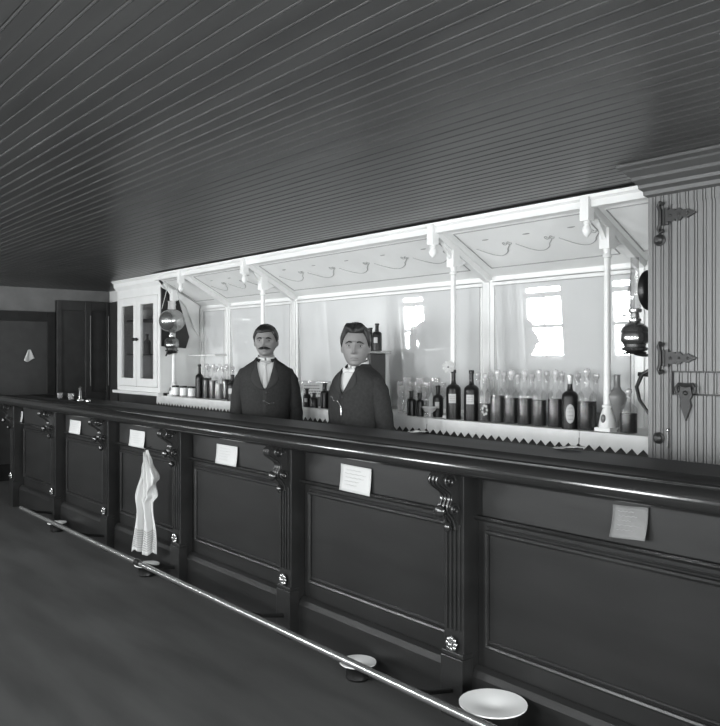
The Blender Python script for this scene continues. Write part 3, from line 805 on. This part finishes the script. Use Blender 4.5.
# behind the clean-shaven man: case with a tray and bottles
cs = thing('cigar_case', 'small brown case with overhanging tray top behind the clean-shaven man', 'case', (bx(374, 3.85), 3.85, SH))
ch = bz(374, 351, 3.85)-SH
b = MB().box(-.17, .075, -.10, .05, 0, ch-.02); b.box(-.175, .08, -.105, .055, 0, .03); b.build('case_body', 'dark', cs, smooth=False, bevel=.004)
MB().box(-.19, .10, -.125, .085, ch-.02, ch).build('tray_top', 'brass_d', cs, smooth=False, bevel=.003)
MB().box(-.14, .05, -.104, -.10, ch-.10, ch-.05).build('front_plate', 'cut', cs, smooth=False)
put(wine_bottle('small black bottle with tall white label standing on the case', .20, .036, 'small', m='bottle'), 377, 3.80, SH+ch)
put(wine_bottle('plain small black bottle at back of the case by his ear', .175, .030, 'none'), 370.5, 3.885, SH+ch)
# between the men
GB = 'glassware between the two men'
for i, px in enumerate((300, 306.5, 313, 320, 327)):
    put(goblet('stemmed clear glass between the two men, %s' % ['hidden most by the left shoulder', 'second from the left shoulder', 'in the middle', 'second from the right shoulder', 'beside the right shoulder'][i], .20, .036, GB), px, 3.95)
t = thing('show_card', 'small white printed card standing between the two men', 'card', (bx(312.5, 3.86), 3.86, SH+.075), math.radians(30))
MB().box(-.085, .085, -.002, .002, 0, .105).build('card', 'paper', t, smooth=False)
b = MB(); rg = random.Random(5)
for r_ in range(4):
    x = -.075
    while x < .06:
        l = rg.uniform(.008, .02); b.box(x, x+l, -.0035, -.002, .02+.022*r_, .02+.022*r_+.009); x += l+.008
b.build('print', 'ink', t, smooth=False)
MB().box(-.08, .08, -.012, .03, -.075, .001).build('card_stand', 'dark', t, smooth=False)
put(wine_bottle('tiny dark bottle with pale shoulders in front of the printed card', .15, .03, 'small'), 307, 3.73)
put(wine_bottle('low dark flask between the men in front of the card', .12, .034, 'none'), 314, 3.72)
put(wine_bottle('dark brown flask beside the clean-shaven man right sleeve', .20, .036, 'none'), 325, 3.74)
put(wine_bottle('squat dark bottle touching the clean-shaven man right sleeve', .22, .045, 'none', m='liquor_m'), 334, 3.745)
# left of the moustached man
def jar(label):
    t = thing('jar', label, 'jar', group='white jars beside the cupboard')
    MB().lathe([(0, 0), (.036, 0), (.037, .008), (.037, .088), (.033, .095), (0, .095)], n=18).build('jar_body', 'enamel', t)
    MB().lathe([(.0375, .090), (.038, .108), (0, .110)], n=18).build('lid', 'hinge', t)
    MB().lathe([(.0375, 0.002), (.0375, .012)], n=18).build('base_band', 'stone', t); return t
put(jar('white jar with dark lid, leftmost of three near the cupboard'), 175.5, 3.76)
put(jar('white jar with dark lid, middle of three near the cupboard'), 183.5, 3.76)
put(jar('white jar with dark lid, rightmost of three near the cupboard'), 191.5, 3.76)
put(wine_bottle('tall slim black bottle right of the three white jars', .33, .040, 'none'), 199.5, 3.76)
for px, lq, fl, lb_ in ((207, 'liquor', .19, 'decanter of dark liquor, first right of the tall slim bottle'), (213.5, 'liquor', .17, 'decanter of dark liquor, second right of the tall slim bottle'),
                        (219.5, 'liquor_l', .145, 'decanter of pale liquor left of the moustached man'), (226.5, 'liquor', .185, 'decanter of dark liquor behind the white-labelled bottle')):
    put(decanter(lb_, lq, .335, .045, fl, 'decanters left of the moustached man'), px, 3.78)
put(wine_bottle('dark bottle with square white label at the moustached man elbow', .24, .048, 'small'), 232.5, 3.72)
for i, px in enumerate((209, 216, 223, 233)):
    put(decanter('clear decanter in rear row left of the moustached man, %s' % ['first', 'second', 'third', 'nearest him'][i], 'liquor_l', .31, .036, .06, 'rear decanters left of the moustached man'), px, 3.93)
# in the cupboard
def inside(t, x, y, z): t.location = (-8.2+x, 3.65+y, SH+z+.0005)
t = thing('bowl', 'white bowl at bottom of the cupboard left door', 'bowl'); MB().lathe([(0, 0), (.04, 0), (.075, .06), (.078, .075), (.07, .06), (0, .012)], n=22).build('bowl_body', 'enamel', t); inside(t, -.16, .14, .031)
t = thing('bowl', 'white lidded bowl on upper cupboard shelf behind left door', 'bowl'); MB().lathe([(0, 0), (.04, 0), (.06, .05), (.062, .10), (.03, .135), (.01, .14), (.012, .155), (0, .16)], n=22).build('bowl_body', 'enamel', t); inside(t, -.11, .16, .816)
t = tumbler('glass on middle cupboard shelf behind right door', .12, .035, 'things inside the cupboard'); inside(t, .36, .16, .436)
t = tumbler('glass on upper cupboard shelf behind right door', .12, .035, 'things inside the cupboard'); inside(t, .40, .18, .816)
t = wine_bottle('small bottle at bottom of the cupboard right door', .17, .034, 'small', m='stone'); inside(t, .36, .12, .031)
t = wine_bottle('dark bottle in middle of the cupboard left door', .22, .036, 'none', m='liquor_m'); inside(t, -.20, .2, .436)
# on the bar counter
BT = 1.0955
def onbar(t, px, y, rz=0): t.location = (bx(px, y), y, BT); t.rotation_euler.z = rz
t = tumbler('small shiny glass on far end of the bar top', .05, .028, 'glasses on the far bar end'); onbar(t, 60, 2.66)
t = tumbler('second small shiny glass on far end of the bar top', .055, .028, 'glasses on the far bar end'); onbar(t, 71, 2.66)
t = thing('beer_tap', 'metal tap with slanted handle on far end of the bar', 'tap')
MB().lathe([(.03, 0), (.028, .01), (.012, .02), (.010, .10), (.014, .11), (0, .13)], n=16).build('tap_column', 'brass', t)
MB().tube([(0, 0, .12), (.04, -.02, .07), (.075, -.04, .02)], [.005, .007, .009], 8).build('tap_handle', 'brass', t); onbar(t, 80, 2.66, .2)
t = tag(MB().ball((0, 0, .018), (.022, .022, .018), 12).build('knob_weight', 'brass'), 'small shiny round weight on bar edge near the tap', 'weight'); onbar(t, 88, 2.56)
def scrap(px, label, seed, sx):
    rg = random.Random(seed)
    def f(u, v):
        x = (u-.5)*sx; y = (v-.5)*.05
        return (x, y+.01*math.sin(u*7+seed), .008+.012*noise.noise(Vector((u*4, v*3, seed)))+.008*u)
    o = MB().grid(f, 12, 6).build('crumpled_paper', 'paper', solid=.001); tag(o, label, 'paper scrap', 'paper scraps on the bar top'); onbar(o, px, 2.84, .2)
scrap(418, 'crumpled white paper scrap on the bar top right of the clean-shaven man', 3, .10)
scrap(568, 'torn white paper scrap on the bar top below the oval-labelled bottle', 8, .13)

# ------------------------------------------------------------------ the two men
def gs(a, b): return math.exp(-(a*a+b*b))
def head_pt(u, v, off=0.0, S=1.0, long=1.0):
    cu, su, cv, sv = math.cos(u), math.sin(u), math.cos(v), math.sin(v)
    ax, ay, az = .074, .096, .118*long
    x, y, z = ax*su*cv, -ay*cu*cv, az*sv
    if sv < 0:
        q = -sv
        x *= 1-.20*q**1.6
        if y > 0: y *= 1-.35*q
        else:
            y = -ay*cu*(cv**.62)
            x = ax*su*(cv**.70)*(1-.22*q**1.4)
    elif y > 0: y *= 1.04
    if sv > 0: x *= 1+.04*math.sin(PI*sv)
    fr = max(0, min(1, (cu-.15)/.5)) if cu > 0 else 0
    if fr > 0 and off < .002:
        X, Z = x, z/long; aX = abs(X); d = 0
        if -.042 < Z < .02: d += (.008+.014*(.02-Z)/.06)*math.exp(-(X/.009)**2)
        d += .010*gs(X/.014, (Z+.037)/.010)+.004*gs((aX-.013)/.007, (Z+.040)/.008)
        d -= .0135*gs((aX-.031)/.016, (Z-.002)/.011)
        d += .0065*gs((aX-.028)/.024, (Z-.021)/.008)
        d += .004*gs((aX-.045)/.018, (Z+.028)/.02)
        d += .006*gs(X/.021, (Z+.063)/.0055)+.0065*gs(X/.018, (Z+.077)/.006)
        d -= .002*gs(X/.022, (Z+.070)/.003)
        d -= .004*gs(X/.03, (Z+.088)/.006)
        d += .009*gs(X/.024, (Z+.104)/.013)
        y -= d*fr*1.25
    p = Vector((x, y, z))
    if off: p += off*Vector((x/ax**2, y/ay**2, z/az**2)).normalized()
    return p*S
def front_y(x, z, S=1.0, long=1.0):
    best = None
    for i in range(41):
        for j in range(61):
            q = head_pt(-1.1+2.2*i/40, -1.3+1.9*j/60, 0, S, long)
            d = (q.x-x)**2+(q.z-z)**2
            if best is None or d < best[0]: best = (d, q.y)
    return best[1]
def build_head(b, T, S, long):
    nu, nv = 72, 56; bm = b.bm
    bot, top = bm.verts.new(T @ head_pt(0, -PI/2, 0, S, long)), bm.verts.new(T @ head_pt(0, PI/2, 0, S, long))
    rows = []
    for j in range(1, nv):
        v = -PI/2+PI*j/nv
        rows.append([bm.verts.new(T @ head_pt(-PI+2*PI*i/nu, v, 0, S, long)) for i in range(nu)])
    for i in range(nu):
        k = (i+1) % nu
        bm.faces.new((bot, rows[0][k], rows[0][i])); bm.faces.new((top, rows[-1][i], rows[-1][k]))
        for a, c in zip(rows, rows[1:]): bm.faces.new((a[i], a[k], c[k], c[i]))
def torso_pt(z, phi, Z, grow=0.0, ex=2.3):
    # phi 0 = front; Z: list of (z, half width, half depth, centre y)
    for a, c in zip(Z, Z[1:]):
        if a[0] >= z >= c[0]:
            t = (a[0]-z)/(a[0]-c[0]); t = t*t*(3-2*t) if a[0] < 1.34 else t
            hw, hd, cy = (a[k]+(c[k]-a[k])*t for k in (1, 2, 3)); break
    else:
        hw, hd, cy = Z[-1][1:] if z < Z[-1][0] else Z[0][1:]
    s, c_ = math.sin(phi), math.cos(phi)
    x = (hw+grow)*math.copysign(abs(s)**(2/ex), s); y = cy-(hd+grow)*math.copysign(abs(c_)**(2/ex), c_)
    return Vector((x, y, z))
def man(label, loc, rz, P):
    root = thing('person', label, 'person', loc, rz, None)
    S, lg, hz = P['S'], P['long'], P['head_z']
    sh = P['sh']   # shoulder lift relative to 1.38
    HT = Matrix.Translation((P.get('hx', 0), -.012, hz)) @ Matrix.Rotation(P.get('yaw', 0), 4, 'Z') @ Matrix.Rotation(P.get('roll', 0), 4, 'Y') @ Matrix.Rotation(P.get('nod', 0), 4, 'X') @ Matrix.Diagonal((P['wide'], 1.06, P['tall'], 1))
    W = P['w']
    # (z, half width, half depth, centre y)
    TZ = [(1.475+sh, .060, .066, .012), (1.455+sh, .078, .074, .014), (1.435+sh, .118*W, .084, .014), (1.41+sh, .160*W, .094, .012), (1.375+sh, .190*W, .104, .008), (1.32+sh, .200*W, .116, .004),
          (1.24, .195*W, .125, 0), (1.12, .180*W, .122, 0), (1.02, .170*W, .115, .0), (.92, .182*W, .122, 0), (.80, .192*W, .128, .0)]
    # body: one continuous surface
    b = MB(); build_head(b, HT, S, lg)
    for s in (-1, 1):
        b.ball(HT @ Vector((s*.073*S, .008*S, -.012*S)), (.009*S, .018*S, .030*S), 12, HT.to_3x3() @ Matrix.Rotation(s*-.25, 3, 'Z'))
    b.limb([HT @ Vector((0, .022, -.06)), (0, .018, 1.44+sh), (0, .012, 1.36+sh)], [.054, .056, .062])
    b.limb([(0, .005, 1.34+sh), (0, 0, 1.2), (0, 0, 1.05), (0, 0, .95)], [.085, .105, .098, .105])
    for s in (-1, 1):
        b.limb([(s*.04, .01, 1.355+sh), (s*.150*W, .01, 1.33+sh)], [.05, .042])
        b.limb([(s*.08, 0, 1.3), (s*.08, 0, 1.1), (s*.075, 0, .95)], [.085, .08, .085])
        el, wr = Vector((s*.232*W, .03, 1.09+sh)), Vector((s*.235*W, -.07, .86+sh))
        b.limb([(s*.160*W, .01, 1.325+sh), el, wr], [.042, .037, .026])
        h = wr+Vector((s*.0, -.02, -.05))
        b.ball(h, (.017, .036, .048), 12)
        for k in range(4):
            q = h+Vector((0, -.026+.0175*k, -.04)); L = (.030, .036, .034, .026)[3-k]
            b.limb([q, q+Vector((-s*.004, -.002, -L)), q+Vector((-s*.014, -.003, -L*1.75)), q+Vector((-s*.026, -.003, -L*2.2))], [.0092, .0085, .008, .0072], 8)
        q = h+Vector((0, -.028, .012)); b.limb([q, q+Vector((-s*.012, -.02, -.022)), q+Vector((-s*.016, -.024, -.048))], [.011, .010, .0085], 8)
        b.limb([(s*.09, 0, .93), (s*.095, -.005, .50), (s*.10, .01, .10)], [.088, .058, .040])
        b.limb([(s*.10, .02, .045), (s*.11, -.12, .035)], [.038, .030])
    body = b.build('body', 'skin', root)
    rm = body.modifiers.new('r', 'REMESH'); rm.mode = 'VOXEL'; rm.voxel_size = .0036; rm.use_smooth_shade = True
    sm = body.modifiers.new('m', 'SMOOTH'); sm.factor = .5; sm.iterations = 1
    # face
    for s in (-1, 1):
        ex, ez = s*.031*S, .001*S*lg
        fy = front_y(ex, ez, S, lg)
        e = MB().ball(HT @ Vector((ex, fy+.0075*S, ez)), (.0135*S, .0115*S, .0062*S), 16).build('eye', 'eye', body)
        MB().ball(HT @ Vector((ex+P.get('gaze', 0), fy-.0022*S, ez)), (.0060*S, .0032*S, .0060*S), 12).build('iris', 'iris', e)
        br = MB(); lid = MB(); pts = []; pl = []
        for i in range(9):
            t = i/8; x = s*(.013+.036*t)*S; z = (.018+.007*math.sin(PI*min(1, t*1.1))-.004*t)*S*lg
            pts.append(HT @ Vector((x, front_y(x, z, S, lg)-.002, z)))
            x = s*(.019+.025*t)*S; z = (.002+.0075*math.sin(PI*t))*S*lg
            pl.append(HT @ Vector((x, fy-.0018+.004*abs(t-.5), z)))
        br.tube(pts, [.003, .0048, .0052, .0052, .005, .0045, .004, .003, .0018], 8).build('eyebrow', P['hair'], body)
        lid.tube(pl, .0024, 6).build('eyelid', 'skin_d', body)
    pts = []
    for i in range(11):
        t = i/10*2-1; x = t*.022*S; z = (-.0700-.0012*t*t)*S*lg; pts.append(HT @ Vector((x, front_y(x, z, S, lg)-.0010, z)))
    MB().tube(pts, [.0010]+[.0024]*9+[.0010], 8).build('lips', 'skin_d', body)
    if P.get('moustache'):
        b = MB()
        for s in (-1, 1):
            pts = []
            for i in range(10):
                t = i/9; x = s*(.001+.040*t)*S; z = (-.053-.003*math.sin(PI*t)-.010*t*t)*S*lg
                pts.append(HT @ Vector((x, front_y(x, z, S, lg)-.003, z)))
            b.tube(pts, [.0085, .0105, .011, .0105, .0098, .0088, .0075, .006, .004, .002], 10)
        b.build('moustache', 'hair', body)
    # hair: a cap following the skull above the hairline
    hb = MB(); nu, nv = 90, 44; V = {}
    def hl(u):
        a = abs(u)
        if a < .80: return P['hairline']-.04*math.cos(a*2)*(1)+P.get('part', 0)*.08*math.sin(u*3)
        if a < 1.15: t = (a-.80)/.35; return P['hairline']*(1-t)+.12*t
        if a < 1.42: t = (a-1.15)/.27; return .12*(1-t)-.08*t
        if a < 1.75: t = (a-1.42)/.33; return -.08*(1-t)+.42*math.sin(PI*t)-.35*t
        t = (a-1.75)/(PI-1.75); return -.35-.30*min(1, t*2)
    def thick(u, v):
        t = .002+(P['hair_t']+.003)*max(0, math.sin(v))**.8
        n1 = noise.noise(Vector((math.sin(u)*5+P['seed'], math.cos(u)*5, v*5)))
        n2 = noise.noise(Vector((math.sin(u)*16, math.cos(u)*16+P['seed'], v*6)))
        t += ((.25*P['hair_t']+.002)*n1+.004*n2*P['wave'])*max(.2, math.sin(max(0, v)))
        if P.get('tuft'):
            t += P['tuft']*math.exp(-((u+.75)/.42)**2-((v-.95)/.28)**2)+P['tuft']*.6*math.exp(-((u-.55)/.45)**2-((v-.90)/.25)**2)
            t -= .010*math.exp(-((u+.15)/.18)**2-((v-.85)/.3)**2)
        return max(.002, t)
    for i in range(nu):
        u = -PI+2*PI*i/nu; v0 = hl(u)
        for j in range(nv+1):
            t = j/nv; v = v0+(PI/2-.02-v0)*t
            k = min(1, t*7)
            V[i, j] = hb.bm.verts.new(HT @ head_pt(u, v, .0021+thick(u, v)*(k**.5)-(.004 if j == 0 else 0), S, lg))
    cap = hb.bm.verts.new(HT @ head_pt(0, PI/2, thick(0, PI/2), S, lg))
    for i in range(nu):
        k = (i+1) % nu
        for j in range(nv): hb.bm.faces.new((V[i, j], V[k, j], V[k, j+1], V[i, j+1]))
        hb.bm.faces.new((V[i, nv], V[k, nv], cap))
    hb.build('hair', P['hair'], body, solid=.003)
    # shirt
    vb = P['v_bottom']; top = 1.455+sh
    def gap(z): 
        t = (z-vb)/(top-vb); return max(0, t)
    c = MB()
    def f(u, v):
        z = vb-.03+(top-vb+.03)*v; wmax = .075
        x = (-1+2*u)*wmax
        hw = torso_pt(z, PI/2, TZ).x
        ph = math.asin(max(-1, min(1, (abs(x)/max(hw, .08))**1.15)))*math.copysign(1, x)
        q = torso_pt(z, ph, TZ, -.004); return q
    c.grid(f, 18, 24); c.build('shirt_front', 'linen', root, solid=.003)
    # stand collar
    c = MB()
    def f(u, v):
        a = -PI+.12+(2*PI-.24)*u+PI
        r = .060+.004*(1-v)
        z = 1.432+sh+.052*v+(-.010+.016*(1-math.cos(a))*.5)*1.0
        return (r*1.02*math.sin(a), .012-(r*1.12)*math.cos(a), z)
    def f2(u, v):
        a = .10+(2*PI-.20)*u
        r = .0650-.002*v
        tiltz = -.016*math.cos(a)
        return (r*math.sin(a), .014-r*1.08*math.cos(a), 1.440+sh+.052*v+tiltz)
    c.grid(f2, 40, 4); c.build('collar', 'linen', root, solid=.003)
    if P['tie'] == 'long':
        c = MB(); pts = []
        for i in range(12):
            z = 1.425+sh-.17*i/11; pts.append(torso_pt(z, 0, TZ, .002)+Vector((0, -.004, 0)))
        c.tube(pts, [.013, .008, .010, .012, .014, .016, .017, .018, .019, .019, .018, .017], 10, flat=.28)
        c.ball(Vector((0, pts[0].y-.004, 1.432+sh)), (.015, .010, .014), 12)
        for s in (-1, 1): c.tube([(0, pts[0].y, 1.435+sh), (s*.03, pts[0].y+.010, 1.443+sh), (s*.052, -.018, 1.450+sh)], [.009, .009, .006], 8)
        c.build('necktie', 'linen_g', root)
    else:
        y0 = torso_pt(1.44+sh, 0, TZ).y-.012
        c = MB().ball((0, y0, 1.436+sh), (.010, .009, .011), 12)
        for s in (-1, 1):
            c.ball((s*.028, y0+.002, 1.437+sh), (.024, .009, .014), 14, None)
            c.ball((s*.042, y0+.005, 1.438+sh), (.013, .008, .022), 12)
        c.build('bow_tie', 'linen', root)
    # coat: torso with open front and two sleeves
    c = MB(); nz, na = 44, 64; rows = []
    zt = 1.478+sh
    for j in range(nz+1):
        z = zt+(.70-zt)*(j/nz)**1.15
        g = gap(z); hw = torso_pt(z, PI/2, TZ).x+.012
        wv = .060*g**.75 if z > vb else 0
        g0 = math.asin(min(.95, wv/max(hw, .062))) if z > vb else -.06
        row = []
        for i in range(na+1):
            phi = g0+(2*PI-2*g0)*i/na
            q = torso_pt(z, phi, TZ, .012 + (.004 if (i < 3 and z < vb) else 0))
            fold = .003*noise.noise(Vector((q.x*9, q.y*9, z*7+P['seed']))); q.y += fold*3; q.x += fold
            row.append(c.bm.verts.new(q))
        rows.append(row)
    for a, d in zip(rows, rows[1:]):
        for i in range(na): c.bm.faces.new((a[i], a[i+1], d[i+1], d[i]))
    for s in (-1, 1):
        pts = [(s*.120*W, .012, 1.372+sh), (s*.160*W, .012, 1.350+sh), (s*.190*W, .014, 1.30+sh), (s*.213*W, .020, 1.21+sh), (s*.232*W, .030, 1.09+sh), (s*.240*W, .0, 1.0+sh), (s*.235*W, -.045, .90+sh), (s*.235*W, -.06, .862+sh)]
        rs = [.048, .060, .063, .060, .055, .052, .046, .044]
        # interpolate for soft folds
        PP, RR = [], []
        for k in range(len(pts)-1):
            for q in range(4):
                t = q/4; a_, b_ = Vector(pts[k]), Vector(pts[k+1]); PP.append(a_.lerp(b_, t)); RR.append(rs[k]+(rs[k+1]-rs[k])*t+.0022*math.sin((k*4+q)*1.9))
        PP.append(Vector(pts[-1])); RR.append(rs[-1])
        c.tube(PP, RR, 20)
    coat = c.build('coat', 'suit', root, solid=.004)
    for s in (-1, 1):     # lapels
        def f(u, v):
            z = vb+.004+(1.452+sh-vb)*v; g = gap(z)
            hw = torso_pt(z, PI/2, TZ).x+.012
            w0 = .060*max(0, g)**.75-.002
            wl = w0+(.012+.050*math.sin(PI*min(1, v*1.25)**.8)+(.010 if v > .8 else 0))*(1 if v < .8 else .75)*1.0
            x = w0+(wl-w0)*u
            ph = math.asin(max(-1, min(1, x/max(hw, .07))))
            q = torso_pt(z, ph, TZ, .017+.003*math.sin(PI*u)); return (s*q.x, q.y, q.z)
        MB().grid(f, 8, 26).build('lapel', 'suit2', coat, solid=.003)
    def f(u, v):
        a = .55+(2*PI-1.10)*u; r = .070+.014*(1-v)
        return (r*math.sin(a)*1.02, .016-r*1.05*math.cos(a), 1.440+sh+.026*v+.012*(1-math.cos(a))*.5)
    MB().grid(f, 40, 5).build('coat_collar', 'suit2', coat, solid=.004)
    bt = MB()
    for k in range(3):
        q = torso_pt(vb-.02-.09*k, .05, TZ, .018); bt.ball(q, (.008, .004, .008), 10)
    bt.build('coat_buttons', 'iron', coat)
    if P['chain']:
        q = [torso_pt(z, ph, TZ, .019) for z, ph in P['chain']]
        ch_ = MB().tube(q, .0022, 6)
        for t in q: ch_.ball(t, .0045, 8)
        ch_.build('watch_chain', 'brass', root)
    # trousers and shoes
    c = MB()
    c.limb([(0, 0, .96), (0, 0, .88)], [.13, .13])
    for s in (-1, 1): c.tube([(s*.07, 0, .97), (s*.09, 0, .88), (s*.095, -.004, .50), (s*.10, .008, .06)], [.10, .105, .078, .070], 20)
    c.build('trousers', 'suit', root)
    for s in (-1, 1):
        MB().limb([(s*.10, .035, .048), (s*.105, -.05, .046), (s*.112, -.14, .038)], [.046, .046, .037]).build('shoe', 'bottle', root)
    return root
lm = (bx(266, 3.27), 3.27)
man('man with dark moustache in black coat, white shirt and light tie behind the bar', (lm[0], lm[1], 0), math.atan2(-lm[0], lm[1])*1.0-.06,
    dict(S=.99, long=1.0, head_z=1.607, sh=.008, w=.93, v_bottom=1.25, tie='long', moustache=True, hair='hair', wide=1.15, tall=.95, hairline=.64, hair_t=.011, wave=.6, seed=3, yaw=-.10, roll=0, nod=-.02, part=.5, gaze=0,
         chain=[(1.17, -.02), (1.15, .12), (1.155, .30)]))
rm_ = (bx(357, 3.28), 3.28)
man('clean-shaven man with tousled hair in black coat and white bow tie behind the bar', (rm_[0], rm_[1], 0), math.atan2(-rm_[0], rm_[1])-.80,
    dict(S=1.07, long=1.04, head_z=1.557, sh=-.034, w=.97, v_bottom=1.26, tie='bow', moustache=False, hair='hair2', wide=1.12, tall=1.0, hairline=.72, hair_t=.014, wave=1.0, tuft=.018, seed=11, yaw=.72, roll=.03, nod=-.03, gaze=.0,
         chain=[(1.235, -.45), (1.21, -.30), (1.21, -.12), (1.18, .0), (1.12, .0)]))
